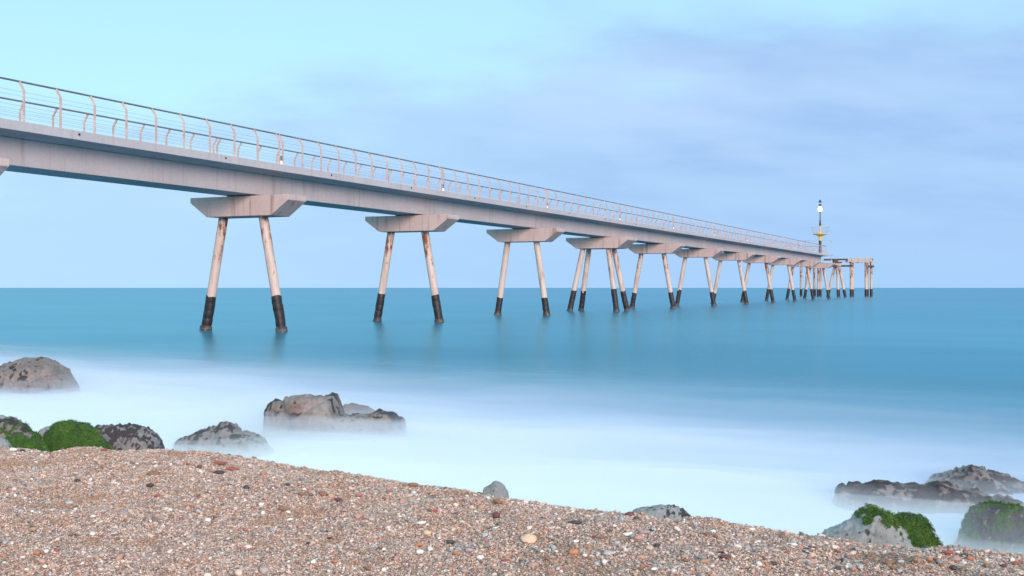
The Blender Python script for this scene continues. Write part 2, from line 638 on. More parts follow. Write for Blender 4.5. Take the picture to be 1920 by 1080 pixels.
rng_ = random.Random(5)
span_cache = {}
for k in range(K0, K1 + 1):
    last = k == K1
    L = round(tk(k + 1) - tk(k), 3)
    if last or L not in span_cache:
        LL = L - 1.0 if last else L
        s = slab_mesh(LL).build('deck_slab', M['fascia'], pier, (0, tk(k), 0), bevel=0.012)
        g = girder_mesh(LL - (0.9 if last else 0)).build('girder', M['girder'], pier, (0, tk(k), 0), bevel=0.015)
        if not last: span_cache[L] = (s, g)
    else:
        share(span_cache[L][0], (0, tk(k), 0), pier)
        share(span_cache[L][1], (0, tk(k), 0), pier)
T_END = tk(K1) + SPAN - 1.0
# drain spouts on the near fascia
ds = None
for k in range(-2, 6):
    for fr in (0.25, 0.75):
        p = (HALF, tk(k) + (tk(k + 1) - tk(k)) * fr, Z_DECK - 0.10)
        if ds is None:
            m = MB(); m.tube([(-0.02, 0, 0), (0.03, 0, -0.005)], [0.035, 0.03], 10)
            ds = m.build('drain_spout', M['hole'], pier, p)
        else:
            share(ds, p, pier)


# ---- bents
def cap_mesh(w):
    hl, hb, e = 2.16, 1.42, 0.19
    prof = [(-hl, Z_CT), (-hl, Z_CT - e), (-hb, Z_CB), (hb, Z_CB), (hl, Z_CT - e), (hl, Z_CT)]
    n = len(prof)
    m = MB()
    vs = [(x, -w / 2, z) for x, z in prof] + [(x, w / 2, z) for x, z in prof]
    fs = [(i, n + i, n + (i + 1) % n, (i + 1) % n) for i in range(n)] + [tuple(range(n)), tuple(reversed(range(n, 2 * n)))]
    fs = [tuple(reversed(f)) for f in fs]
    m.add(vs, fs)
    return m


def sleeve_mesh(p0, p1, rad):
    """wrapped tar sleeve with raised bands and a crust at the water"""
    p0, p1 = Vector(p0), Vector(p1)
    pts, rr = [], []
    n = 9
    Ls = (p1 - p0).length
    for i in range(n):
        for fr, r in ((0.0, 0.0), (0.12, 0.004), (0.86, 0.003), (0.94, -0.003)):
            pts.append(p0.lerp(p1, (i + fr) / n))
            rr.append(rad + r + rng_.uniform(-0.004, 0.004))
    pts.append(p1); rr.append(rad - 0.002)
    low = [i for i, p in enumerate(pts) if p.z < 0.16]
    for i in low: rr[i] += 0.035
    m = MB()
    m.tube(pts, rr, 18)
    ax = (p1 - p0).normalized()
    for i, v in enumerate(m.v):
        v = Vector(v)
        c_ = p0 + ax * (v - p0).dot(ax)
        rd = (v - c_)
        if rd.length > 1e-4:
            m.v[i] = tuple(v + rd.normalized() * (0.022 * noise.fractal(v * 5.0 + Vector((p0.x * 7, 0, p0.y)), 0.8, 2.0, 3)))
    ring = [Vector(v) for v in m.v[:18]]
    for i, v in enumerate(ring):
        dlt = 0.05 * noise.noise(Vector((math.cos(i * 0.349) * 1.3 + p0.x * 9, math.sin(i * 0.349) * 1.3, p0.z * 31))) + rng_.uniform(-0.015, 0.015)
        w_ = v + ax * dlt
        m.v[i] = tuple(w_)
        m.v[len(pts) * 18 + i] = tuple(w_)
    return m


def bent(k, width=1.12, rows=((0.0, 0.0),), ty=None, mats=('pile', 'pile')):
    t = tk(k) + {1: -0.30, 2: 0.30, 4: 0.1}.get(k, 0.0) if ty is None else ty
    cap = cap_mesh(width).build('pile_cap', M['cap'], pier, (0, t, 0), bevel=0.02)
    m = MB(); m.box(-GH + 0.05, GH - 0.05, -0.35, 0.35, Z_CT + 0.001, Z_GB - 0.001)
    m.build('bearing', M['pad'], cap)
    for (yt, yb) in rows:
        for j, sx in enumerate((-1, 1)):
            ztop, zs = Z_CB - 0.002, rng_.uniform(0.95, 1.42) if k > 1 else rng_.uniform(1.22, 1.33)
            if k == 3: zs = 1.45 - 0.1 * (j == 0) - 0.12 * (yt > 0 and j == 1)
            xt, xb = sx * 0.89, sx * {0: 1.70, 2: 1.52}.get(k, 1.64)

            def at(z):
                f = (Z_CB - z) / Z_CB
                return Vector((-0.2 + xt + (xb - xt) * f, yt + (yb - yt) * f, z))
            m = MB(); m.tube([at(ztop), at((ztop + zs) / 2), at(zs - 0.14)], 0.172, 24)
            m.build('pile', M[mats[j]], cap)
            sleeve_mesh(at(zs), at(-1.2), 0.180).build('pile_sleeve', M['sleeve'], cap)
    return cap


for k in range(-3, 11):
    if k == 3:
        bent(k, 1.9, ((-0.55, -1.05), (0.55, 1.05)), ty=tk(k) + 0.5, mats=('pile_clean', 'pile'))
    elif k == -1:
        bent(k, ty=tk(k) - 0.29)
    else:
        bent(k, mats=('pile_clean', 'pile_clean') if k in (2, 5, 6, 8) else ('pile', 'pile'))


# ---- railings
def post_mesh():
    """flat bar: upright, then leaning in towards the deck at the top; local -X is inwards"""
    m = MB()
    hw, hd = 0.019, 0.028
    path = [(0, 0.012), (0, 0.84), (-0.03, 0.90), (-0.165, 1.085)]
    vs = []
    for i, (x, z) in enumerate(path):
        a = path[max(i - 1, 0)]; b = path[min(i + 1, len(path) - 1)]
        d = Vector((b[0] - a[0], b[1] - a[1])).normalized()
        nx, nz = d.y, -d.x
        for s in (-1, 1):
            for w in (-1, 1):
                vs.append((x + s * hd * nx, w * hw, z + s * hd * nz))
    fs = []
    for i in range(len(path) - 1):
        a, b = i * 4, i * 4 + 4
        for (p, q) in ((0, 1), (1, 3), (3, 2), (2, 0)):
            fs.append((a + p, b + p, b + q, a + q))
    fs += [(0, 1, 3, 2), (len(vs) - 4, len(vs) - 2, len(vs) - 1, len(vs) - 3)]
    m.add(vs, fs)
    m.box(-0.07, 0.05, -0.06, 0.06, 0.0, 0.0118)
    return m


WIRES = (0.10, 0.20, 0.31, 0.42, 0.54, 0.68, 0.80)
pm = None
lamp0 = None
for side, rname in ((1, 'railing'), (-1, 'railing')):
    bx = side * (HALF - 0.09)
    y0, y1 = tk(-3) + 0.05, T_END - 0.05
    m = MB(); m.tube([(bx - side * 0.172, y, Z_DECK + 1.10) for y in np.linspace(y0, y1, 40)], 0.028, 10)
    rail = m.build('railing', M['rail'], pier)
    rail['label'] = 'wire railing on the near edge of the deck' if side > 0 else 'wire railing on the far edge of the deck'
    for z in WIRES:
        m = MB(); m.tube([(bx, y, Z_DECK + z) for y in np.linspace(y0, y1, 20)], 0.0033, 5)
        m.build('wire', M['wire'], rail)
    for k in range(-2, K1 + 1):
        step = (tk(k + 1) - tk(k) - 0.20) / 10
        n = 10 if k < K1 else 9
        ysp = [tk(k) + 0.10 + i * step for i in range(n)] + ([tk(k + 1) - 0.10] if k < K1 else [])
        for y in ysp:
            rot = (0, 0, 0) if side > 0 else (0, 0, math.pi)
            if pm is None:
                pm = post_mesh().build('post', M['post'], rail, (bx, y, Z_DECK))
            else:
                share(pm, (bx, y, Z_DECK), rail, rot, 'post')
    for k in range(-1, K1 + 1):
        p = (bx - side * 0.01, tk(k), Z_DECK)
        m = MB(); m.box(-0.035, 0.035, -0.055, 0.055, 0.13, 0.30)
        lb = m.build('deck_lamp', M['wire'], rail, p) if lamp0 is None else share(lamp0[0], p, rail, name='deck_lamp')
        if lamp0 is None:
            m = MB(); m.box(-0.032, 0.032, -0.05, 0.05, 0.02, 0.128)
            l2 = m.build('lamp_glass', M['lamp'], rail, p)
            lamp0 = (lb, l2)
        else:
            share(lamp0[1], p, rail, name='lamp_glass')
# end railing across the seaward end
m = MB(); m.tube([(-HALF + 0.26, T_END - 0.22, Z_DECK + 1.10), (HALF - 0.26, T_END - 0.22, Z_DECK + 1.10)], 0.032, 8)
er = m.build('end_railing', M['rail'], pier)
for i in range(5):
    x = -HALF + 0.3 + i * (2 * HALF - 0.6) / 4
    share(pm, (x, T_END - 0.06, Z_DECK - 0.098), er, (0, 0, math.pi / 2), 'post')
# tall thin frame closing off the platform end
m = MB()
fx0, fx1, fy, fz = -HALF - 0.9, HALF + 0.35, T_END + 0.10, Z_DECK + 1.85
m.tube([(fx0, fy, fz), (fx1, fy, fz)], 0.022, 6)
fr = m.build('end_frame', M['galv'], pier)
for x in (fx0, -HALF - 0.02, fx1):
    m = MB(); m.tube([(x, fy, Z_DECK - 0.9), (x, fy, fz)], 0.03, 6); m.build('frame_post', M['galv'], fr)
m = MB(); m.box(fx0 - 0.1, fx1 + 0.3, fy - 0.12, fy + 0.12, Z_DECK - 0.14, Z_DECK - 0.06); m.build('frame_sill', M['galv'], fr)

# ------------------------------------------------------------------ beacon on the pier's end


def pier_pt(t, a, z=0.0):
    return org + SEA * t + SIDE * a + Vector((0, 0, z))


bp = pier_pt(T_END - 2.6, 0.84, Z_DECK - 0.097)
beacon = empty('beacon', bp)
tag(beacon, 'slim black and yellow beacon with a lit white lamp at the pier end', 'beacon')
m = MB(); m.lathe([(0.30, 0), (0.30, 0.04), (0.19, 0.05), (0.18, 0.8)], 20); m.build('lower_column', M['redbrown'], beacon)
m = MB(); m.lathe([(0.178, 0.801), (0.172, 1.85)], 20); m.build('dark_column', M['black'], beacon)
m = MB(); m.lathe([(0.176, 1.851), (0.172, 2.35), (0.24, 2.45), (0.55, 2.57), (0.92, 2.66), (0.94, 2.72), (0.90, 2.735), (0.10, 2.76)], 32); m.build('dish', M['yellow'], beacon)
m = MB(); m.lathe([(0.105, 2.755), (0.095, 3.80)], 16); m.build('yellow_column', M['yellow'], beacon)
bk = MB()
for z, r in ((3.62, 1.18), (2.755, 0.90)):
    bk.tube([(r * math.cos(a), r * math.sin(a), z) for a in np.linspace(0, 2 * math.pi, 37)], 0.014, 5, caps=False)
basket = bk.build('guard_basket', M['galv'], beacon)
for i in range(24):
    a = 2 * math.pi * i / 24
    m = MB(); m.tube([(0.90 * math.cos(a), 0.90 * math.sin(a), 2.74), (1.18 * math.cos(a), 1.18 * math.sin(a), 3.62)], 0.010, 4)
    m.build('bar', M['galv'], basket)
m = MB(); m.lathe([(0.11, 3.80), (0.11, 3.9), (0.16, 3.93), (0.16, 3.99), (0.09, 4.03), (0.09, 4.1), (0.15, 4.14), (0.15, 4.2), (0.08, 4.25), (0.08, 4.35), (0.13, 4.38), (0.13, 4.42), (0.07, 4.48), (0.06, 5.55), (0.10, 5.60), (0.16, 5.68)], 16)
m.build('pole', M['black'], beacon)
m = MB(); m.lathe([(0.10, 5.681), (0.20, 5.77), (0.25, 5.88), (0.265, 5.99), (0.25, 6.10), (0.18, 6.26), (0.08, 6.35)], 24, True); m.build('lamp_globe', M['beacon_glow'], beacon)
m = MB(); m.lathe([(0.05, 6.36), (0.22, 6.62), (0.22, 6.65), (0.04, 6.66)], 16); m.build('lower_cone', M['redbrown'], beacon)
m = MB(); m.lathe([(0.03, 6.661), (0.03, 6.92)], 8); m.build('spindle', M['black'], beacon)
m = MB(); m.lathe([(0.04, 6.905), (0.24, 6.92), (0.24, 6.95), (0.03, 7.25), (0.015, 7.33)], 16); m.build('upper_cone', M['black'], beacon)

# ------------------------------------------------------------------ old mooring works beyond the pier's end


def px(x, y, Y):
    return Vector(((x - 960) / F * Y, Y, H - (y - EYE) / F * Y))


def pile_pair(parent, top, bot, rad, zs, mat='old_pile'):
    """painted pile with its tar sleeve, in the parent's frame"""
    top, bot = Vector(top), Vector(bot)

    def at(z):
        return top.lerp(bot, (top.z - z) / (top.z - bot.z))
    m = MB(); m.tube([top, at((top.z + zs) / 2), at(zs - 0.05)], rad, 16)
    p = m.build('pile', M[mat], parent)
    m = MB(); m.tube([at(zs), at(zs - 0.4), at(-1.0)], [rad + 0.012, rad + 0.02, rad + 0.02], 16)
    m.build('sleeve', M['sleeve'], p)
    return p


YP = 184.0
b0 = px(1611, EYE, YP); b0.z = 0
plat = empty('old_mooring_platform', b0)
tag(plat, 'old concrete crossbeam on vertical piles beyond the pier end', 'platform')
m = MB()
for i in range(7):   # ragged slab in blocks joined to one beam
    x0 = -2.05 + i * 0.565
    m.box(x0, x0 + 0.5649, -0.7 - 0.04 * (i % 2), 0.7, 5.50 + (0.12 if i in (0, 6) else 0.0) + 0.02 * (i % 3), 6.27 - 0.03 * ((i * 2) % 3) - (0.10 if i == 0 else 0))
m.build('crossbeam', M['old_concrete'], plat, bevel=0.04)
for (x, y) in ((-1.42, -0.35), (-0.98, 0.45), (0.98, -0.35), (1.42, 0.45)):
    pile_pair(plat, (x, y, 5.498), (x + 0.03, y, -1.0), 0.215, 1.25)
pile_pair(plat, (1.90, -0.1, 5.9), (1.93, -0.1, -1.0), 0.20, 1.30)
m = MB(); m.box(1.66, 2.14, -0.35, 0.15, 5.901, 6.25); m.build('pile_head', M['rust'], plat, bevel=0.03)
m = MB(); m.box(1.30, 2.25, -0.62, -0.32, 4.78, 5.10); m.build('bracket', M['rust'], plat, bevel=0.03)

dol = px(1569, EYE, 176.0); dol.z = 0
dolphin = empty('raked_pile_dolphin', dol)
tag(dolphin, 'rusty headed cluster of raked piles between pier end and old crossbeam', 'mooring dolphin')
for (xt, yt, xb, yb) in ((-0.35, 0, -1.55, 0.4), (-0.05, -0.45, 0.0, -0.9), (0.1, 0.3, 0.62, 0.8), (0.35, -0.1, 1.45, -0.3)):
    pile_pair(dolphin, (xt, yt, 4.75), (xb, yb, -1.0), 0.20, 1.22)
m = MB()
m.lathe([(0.62, 4.74), (0.70, 4.85), (0.66, 5.15), (0.4, 5.3)], 9); m.build('pile_cluster_head', M['old_concrete'], dolphin)
m = MB(); m.box(-0.55, 0.15, -0.4, 0.4, 5.301, 5.85); m.box(0.1501, 0.75, -0.3, 0.3, 5.301, 5.52); m.build('mooring_head', M['rust'], dolphin, bevel=0.05)

for (xa, xb, y, rad, lab) in ((1545, 1589, 487.0, 0.13, 'rusty upper steel tie beam from pier end to old crossbeam'), (1556, 1598, 499.0, 0.14, 'rusty lower steel tie beam under the cluster head to old piles')):
    ca, cb = px(xa, y, 172), px(xb, y - 0.5, 182.6)
    d = cb - ca
    m = MB()
    L = d.length
    m.box(-0.09, 0.09, 0, L, -rad, -rad + 0.05); m.box(-0.09, 0.09, 0, L, rad - 0.05, rad); m.box(-0.03, 0.03, 0, L, -rad + 0.0501, rad - 0.0501)
    o = m.build('tie_beam', M['rust'], None, ca)
    o.rotation_euler = d.to_track_quat('Y', 'Z').to_euler()
    tag(o, lab, 'steel beam')

old_rows = [(1502, 196, 0.21, 0.0, 'leftmost slim old pile standing behind the pier legs'), (1510, 190, 0.20, 0.35, 'slightly leaning second old pile behind the pier legs'),
            (1527.5, 194, 0.20, -0.1, 'slim old pile just left of the thick pile pair'), (1534, 188, 0.20, 0.05, 'left pile of the thick old pair under the pier end'), (1538.3, 188.6, 0.19, -0.03, 'right pile of the thick old pair under the pier end')]
for (x, Y, rad, lean, lab) in old_rows:
    p = px(x, EYE, Y); p.z = 0
    e = empty('old_pile', p)
    pile_pair(e, (lean, 0, 5.05), (-lean * 0.3, 0, -1.0), rad, 1.25)
    tag(e, lab, 'pile', 'old piles behind the pier end')

# ------------------------------------------------------------------ rocks


def rock_material(name, base, base2, dark, mossc=(0.045, 0.13, 0.012)):
    t = NT(name)
    w = t.coord('World')
    big = t.noise(w, 3.5, 5, 0.6)
    fine = t.noise(w, 28, 6, 0.7)
    col = t.mix(t.rng(big, 0.35, 0.65), base, base2)
    col = t.mix(t.rng(fine, 0.45, 0.75, 0, 0.55), col, tuple(c * 0.45 for c in base))
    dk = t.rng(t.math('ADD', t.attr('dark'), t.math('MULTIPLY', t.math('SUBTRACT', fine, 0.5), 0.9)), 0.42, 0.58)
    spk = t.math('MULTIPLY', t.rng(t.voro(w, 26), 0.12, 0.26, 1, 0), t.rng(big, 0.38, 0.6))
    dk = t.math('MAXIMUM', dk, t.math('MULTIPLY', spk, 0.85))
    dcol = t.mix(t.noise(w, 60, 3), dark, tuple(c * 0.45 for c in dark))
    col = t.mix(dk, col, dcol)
    ms = t.rng(t.math('ADD', t.attr('moss'), t.math('MULTIPLY', t.math('SUBTRACT', fine, 0.5), 0.8)), 0.40, 0.56)
    mc = t.mix(t.noise(w, 14, 5, 0.7), tuple(c * 0.45 for c in mossc), mossc)
    col = t.mix(ms, col, mc)
    t.bump(t.math('ADD', fine, t.math('MULTIPLY', t.noise(w, 90, 3), 0.5)), 0.7, 0.02)
    return t.set(col, 0.8)


M['rock_tan'] = rock_material('rock_tan', (0.24, 0.21, 0.20), (0.175, 0.15, 0.145), (0.05, 0.04, 0.045))
M['rock_grey'] = rock_material('rock_grey', (0.23, 0.23, 0.235), (0.165, 0.16, 0.165), (0.062, 0.052, 0.057))
M['rock_red'] = rock_material('rock_red', (0.27, 0.25, 0.245), (0.17, 0.115, 0.10), (0.05, 0.042, 0.048))
M['rock_blue'] = rock_material('rock_blue', (0.34, 0.36, 0.37), (0.25, 0.26, 0.26), (0.07, 0.065, 0.065))
M['rock_purple'] = rock_material('rock_purple', (0.25, 0.225, 0.225), (0.16, 0.13, 0.135), (0.058, 0.044, 0.05))


def moss_blade_material():
    t = NT('moss_blades')
    w = t.coord('World')
    n = t.noise(w, 10, 4, 0.7)
    r = t.attr('tone')
    c = t.mix(r, (0.018, 0.052, 0.008), (0.125, 0.215, 0.018))
    c = t.mix(t.rng(n, 0.55, 0.72, 0, 0.7), c, (0.09, 0.085, 0.025))
    return t.set(c, 0.7)


M['moss'] = moss_blade_material()


def rock(name, prof, Y, depth, zbase, mat, label, seed=0, amp=0.06, boxy=0.75, lumps=0.0, dark=None, moss=None, blades=0, blade_len=0.02, nx=130, nf=64, cat='rock', group=None, lean=0.0):
    """prof: outline (x, y) read in the picture at distance Y; depth: half thickness; the body closes below zbase"""
    P = [((x - 960) / F * Y, H - (y - EYE) / F * Y) for x, y in prof]
    xs_ = [p[0] for p in P]; zs_ = [p[1] for p in P]
    cx = 0.5 * (xs_[0] + xs_[-1])
    hw = 0.5 * (xs_[-1] - xs_[0])
    vs = []
    off = Vector((seed * 3.7, seed * 1.9, seed * 0.7))
    size = max(hw, 0.1)
    ss = -np.cos(np.linspace(0.03, math.pi - 0.03, nx))
    ss = 0.5 * ss + 0.5 * np.linspace(-0.99, 0.99, nx)
    for s in ss:
        X = cx + s * hw
        zt = float(np.interp(X, xs_, zs_))
        D = depth * max(0.06, (1 - abs(s) ** 2.6)) ** 0.5
        for j in range(nf):
            ph = math.pi * (j / (nf - 1)) * 1.12 - 0.06 * math.pi
            c, sn = math.cos(ph), math.sin(ph)
            cc = math.copysign(abs(c) ** boxy, c); sc_ = math.copysign(abs(sn) ** boxy, sn)
            v = Vector((X - cx, -D * cc + lean * sc_, zbase + (zt - zbase) * sc_))
            nrm = Vector((s * 0.3, -cc, max(sc_, 0.05) * 1.2)).normalized()
            q = v / size
            d = amp * size * (1.1 * noise.fractal(q * 1.6 + off, 0.8, 2.1, 7) + 0.9 * abs(noise.noise(q * 3.7 + off)) - 0.4 + 0.8 * abs(noise.noise(q * 8.1 + off)) + 0.45 * noise.noise(q * 17.0 + off) + 0.3 * noise.noise(q * 33.0 + off))
            vd, vp = noise.voronoi(q * 2.3 + off)
            fw = max(0.0, min(1.0, (vd[1] - vd[0]) / 0.16)); fw = fw * fw * (3 - 2 * fw)
            d += amp * size * (0.9 * (noise.cell(vp[0] * 7.3) * fw) - 0.35 * (1 - fw))
            fade = 0.7 + 0.3 * min(1, abs(cc) * 1.5)
            v = v + nrm * d * fade
            vs.append(v)
    lm = [0.0] * len(vs)
    md = [0.0] * len(vs); mm = [0.0] * len(vs)
    for i, v in enumerate(vs):
        q = v / size
        wv = Vector((v.x + cx, v.y + Y, v.z))
        if dark is not None:
            md[i] = max(0.0, min(1.0, dark(v, q, 0.5 * noise.fractal(q * 3.0 + off * 1.3, 1.0, 2.0, 4) + 0.7 * noise.fractal(q * 8.5 + off, 0.7, 2.0, 3))))
        if moss is not None:
            mm[i] = max(0.0, min(1.0, moss(v, q, 0.6 * noise.fractal(q * 2.2 + off * 2.1, 1.0, 2.0, 4) + 0.6 * noise.fractal(q * 7.0 + off, 0.8, 2.0, 3))))
        if lumps:
            dd = noise.voronoi(q * 11.0 + off)[0][0]
            b = max(0.0, 0.55 - dd) * lumps * size * (0.25 + md[i])
            vs[i] = v + Vector((0, -0.35, 1)).normalized() * b
    fs = []
    for i in range(nx - 1):
        for j in range(nf - 1):
            a = i * nf + j
            fs.append((a, a + nf, a + nf + 1, a + 1))
    fs.append(tuple(range(nf))); fs.append(tuple(reversed(range((nx - 1) * nf, nx * nf))))
    fs = [tuple(reversed(f)) for f in fs]
    fs = [tuple(reversed(f)) for f in fs]
    o = meshobj(name, vs, fs, M[mat], None, True, (cx, Y, 0))
    bm = bmesh.new(); bm.from_mesh(o.data)
    bmesh.ops.holes_fill(bm, edges=bm.edges, sides=0)
    bmesh.ops.recalc_face_normals(bm, faces=bm.faces); bm.to_mesh(o.data); bm.free()
    for nme, arr in (('dark', md), ('moss', mm)):
        at = o.data.attributes.new(nme, 'FLOAT', 'POINT')
        at.data.foreach_set('value', arr)
    tag(o, label, cat, group)
    if blades:
        rr = random.Random(seed + 99)
        cand = [i for i in range(len(vs)) if mm[i] > 0.45 and vs[i].z > zbase]
        bv, bf, tone = [], [], []
        if cand:
            for _ in range(blades):
                i = rr.choice(cand)
                v = vs[i] + Vector((rr.uniform(-1, 1), rr.uniform(-1, 1), rr.uniform(-1, 1))) * size * 0.02
                n = o.data.vertices[i].normal
                d = (n * rr.uniform(0.4, 1.0) + Vector((rr.uniform(-.7, .7), rr.uniform(-.7, .7), rr.uniform(-.9, .15)))).normalized()
                w = d.cross(Vector((rr.uniform(-1, 1), rr.uniform(-1, 1), rr.uniform(-1, 1)))).normalized() * blade_len * rr.uniform(0.16, 0.30)
                l = blade_len * rr.uniform(0.5, 1.3)
                b = len(bv)
                mid = v + d * l * 0.55
                tip = v + (d + Vector((0, -0.1, -0.35))).normalized() * l
                bv += [v - w - d * l * 0.3, v + w - d * l * 0.3, mid + w * 0.9, mid - w * 0.9, tip]
                bf += [(b, b + 1, b + 2, b + 3), (b + 3, b + 2, b + 4)]
                tt = max(0, min(1, 0.45 + 0.9 * noise.fractal(v / size * 3.1 + off, 0.8, 2.0, 4) + rr.uniform(-0.3, 0.3))); tone += [tt] * 5
            mo = meshobj('moss', bv, bf, M['moss'], o)
            at = mo.data.attributes.new('tone', 'FLOAT', 'POINT'); at.data.foreach_set('value', tone)
            mo['kind'] = 'stuff'
    return o


def wy(ypx):
    return H * F / (ypx - EYE)      # distance of the water's surface at an image row


top_dark = lambda k: (lambda v, q, n: (0.5 + n * 0.9) * 0.55 + k)
# boulder far left, standing out in the surf
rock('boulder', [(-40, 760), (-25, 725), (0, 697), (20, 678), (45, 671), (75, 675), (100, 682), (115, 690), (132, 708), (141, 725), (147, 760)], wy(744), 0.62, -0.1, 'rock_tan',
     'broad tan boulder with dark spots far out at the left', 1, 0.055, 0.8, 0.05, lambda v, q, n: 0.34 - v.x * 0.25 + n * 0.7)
rock('rock', [(70, 756), (84, 733), (100, 725), (113, 724), (124, 731), (136, 752)], wy(748), 0.22, -0.1, 'rock_purple', 'small low dim rock just in front of the tan boulder', 2, 0.07, 0.9, 0.0, None, None, nx=50, nf=30)
# the stepped rock in mid surf: a block and a ledge grown together
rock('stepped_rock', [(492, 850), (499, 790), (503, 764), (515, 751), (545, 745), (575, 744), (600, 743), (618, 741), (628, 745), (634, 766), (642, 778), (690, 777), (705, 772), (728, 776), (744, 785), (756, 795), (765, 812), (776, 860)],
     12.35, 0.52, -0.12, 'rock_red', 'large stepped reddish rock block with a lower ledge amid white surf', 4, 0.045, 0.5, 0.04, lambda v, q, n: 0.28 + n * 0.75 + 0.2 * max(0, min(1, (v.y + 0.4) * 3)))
rock('rock', [(625, 790), (645, 759), (660, 757), (690, 766), (715, 778), (735, 795)], 14.0, 0.25, -0.1, 'rock_purple', 'misty low rock hidden behind the stepped reddish rock', 5, 0.06, 0.9, nx=60, nf=30)
rock('pointed_rock', [(318, 880), (332, 828), (352, 816), (375, 807), (400, 801), (420, 794), (432, 795), (447, 805), (465, 815), (490, 823), (505, 835), (520, 875)],
     10.9, 0.34, -0.12, 'rock_grey', 'pointed grey rock with dark crust just beyond the gravel crest', 6, 0.06, 0.9, 0.08, lambda v, q, n: 0.40 + n * 0.9)
# shore rocks on the left
rock('grey_rock', [(150, 900), (172, 830), (180, 800), (210, 796), (228, 797), (255, 799), (272, 806), (290, 820), (302, 837), (318, 900)],
     9.0, 0.24, 0.0, 'rock_grey', 'rounded grey rock with black mussel crust right of the mossy boulder', 7, 0.05, 0.8, 0.08, lambda v, q, n: 0.50 + n * 1.0, lambda v, q, n: 0.18 + n * 0.6 - v.z * 0.5 if v.z < 0.3 else 0.0)
rock('mossy_boulder', [(48, 910), (70, 842), (85, 815), (98, 806), (105, 794), (120, 790), (140, 791), (160, 798), (175, 808), (190, 821), (201, 838), (222, 900)],
     8.2, 0.27, 0.0, 'rock_tan', 'rounded boulder wholly covered in bright green moss', 8, 0.05, 0.8, 0.0, None, lambda v, q, n: 0.9 + n * 0.5, 16000, 0.010)
rock('mossy_rock', [(-70, 900), (-45, 800), (-20, 786), (8, 783), (25, 788), (42, 796), (52, 806), (66, 813), (80, 826), (100, 890)],
     7.6, 0.27, 0.05, 'rock_tan', 'brown topped rock with green moss skirt at the left edge', 9, 0.06, 0.85, 0.02, lambda v, q, n: 0.5 + n * 0.8, lambda v, q, n: 0.9 + n * 0.9 - max(0, v.z - 0.60) * 7.0, 11000, 0.009)
rock('rock', [(-30, 830), (-15, 786), (0, 777), (10, 782), (22, 800), (30, 830)], 8.6, 0.15, 0.1, 'rock_blue', 'bluish rock tip peeping over the brown topped rock at left edge', 10, 0.06, 0.8, nx=40, nf=30)
rock('rock', [(60, 830), (75, 806), (90, 798), (104, 796), (118, 806), (130, 830)], 9.6, 0.15, 0.0, 'rock_blue', 'pale misty rock tip behind the bright mossy boulder', 11, 0.06, 0.9, nx=40, nf=30)
rock('stone', [(-30, 860), (-18, 822), (-5, 816), (6, 821), (16, 831), (28, 855)], 5.0, 0.07, 0.70, 'rock_blue', 'blue grey stone at the left edge on the gravel crest', 12, 0.06, 0.8, nx=40, nf=30)
# middle
rock('pointed_stone', [(893, 985), (903, 930), (907, 914), (918, 909), (925, 903), (930, 901), (937, 905), (946, 913), (953, 924), (968, 985)], 6.2, 0.13, 0.0, 'rock_blue', 'small peaked grey rock behind the gravel crest, alone in the middle', 13, 0.07, 0.85, 0.02, lambda v, q, n: 0.2 + n * 0.6, nx=80, nf=44)
rock('low_rock', [(1160, 1010), (1190, 957), (1215, 951), (1240, 948), (1262, 950), (1282, 957), (1298, 968), (1322, 1015)], 5.6, 0.16, 0.05, 'rock_blue', 'low dark crusted grey rock behind the crest, between peaked rock and mossy peak', 14, 0.05, 0.85, 0.10, lambda v, q, n: 0.40 + n * 0.9 + max(-0.25, min(0.2, v.x * 2.0)), nx=90, nf=44)
# right
rock('mossy_peak', [(1500, 1070), (1545, 1000), (1575, 984), (1600, 970), (1612, 959), (1628, 951), (1643, 949), (1658, 960), (1676, 970), (1690, 968), (1708, 965), (1728, 972), (1740, 983), (1752, 1002), (1764, 1020), (1790, 1075)],
     4.7, 0.19, 0.25, 'rock_blue', 'grey peaked rock with green moss draped over its top and right flank', 15, 0.05, 0.85, 0.02, lambda v, q, n: 0.12 + n * 0.55,
     lambda v, q, n: 0.26 + n * 0.95 + max(-0.5, min(0.55, (v.x - 0.03) * 6.0)) + max(0.0, min(0.9, (v.z - 0.615) * 11.0)) - 0.45 * max(0.0, min(1.0, (-v.y - 0.07) * 14)) * max(0.0, min(1.0, (0.13 - v.x) * 12)) * max(0.0, min(1.0, (0.64 - v.z) * 12)), 15000, 0.0065, nx=150, nf=80)
rock('slab_rock', [(1555, 990), (1572, 935), (1578, 917), (1600, 909), (1640, 906), (1700, 909), (1750, 911), (1800, 920), (1850, 930), (1900, 940), (1960, 985)],
     8.3, 0.30, -0.1, 'rock_purple', 'long low slab of purple brown rock awash at the right', 16, 0.045, 0.7, 0.035, lambda v, q, n: 0.72 + n * 0.7)
rock('crusted_rock', [(1715, 985), (1745, 905), (1765, 891), (1785, 884), (1815, 874), (1832, 880), (1860, 889), (1885, 893), (1910, 897), (1930, 910), (1960, 960)],
     9.1, 0.34, -0.1, 'rock_purple', 'highest brown crusted rock at the right edge, rising behind the slab', 17, 0.06, 0.85, 0.08, lambda v, q, n: 0.56 + n * 0.9)
rock('weedy_rock', [(1790, 1060), (1808, 998), (1828, 967), (1848, 949), (1868, 945), (1890, 949), (1915, 958), (1945, 967), (1990, 1060)],
     6.9, 0.26, -0.1, 'rock_purple', 'dark rock with thin green weed at the right edge in the surf', 18, 0.08, 0.85, 0.12, lambda v, q, n: 0.75 + n * 0.6, lambda v, q, n: 0.40 + n * 0.7 + max(0, v.z - 0.15) * 0.8, 4000, 0.010)

# ------------------------------------------------------------------ surf mist: still white spray lying over the breaking water


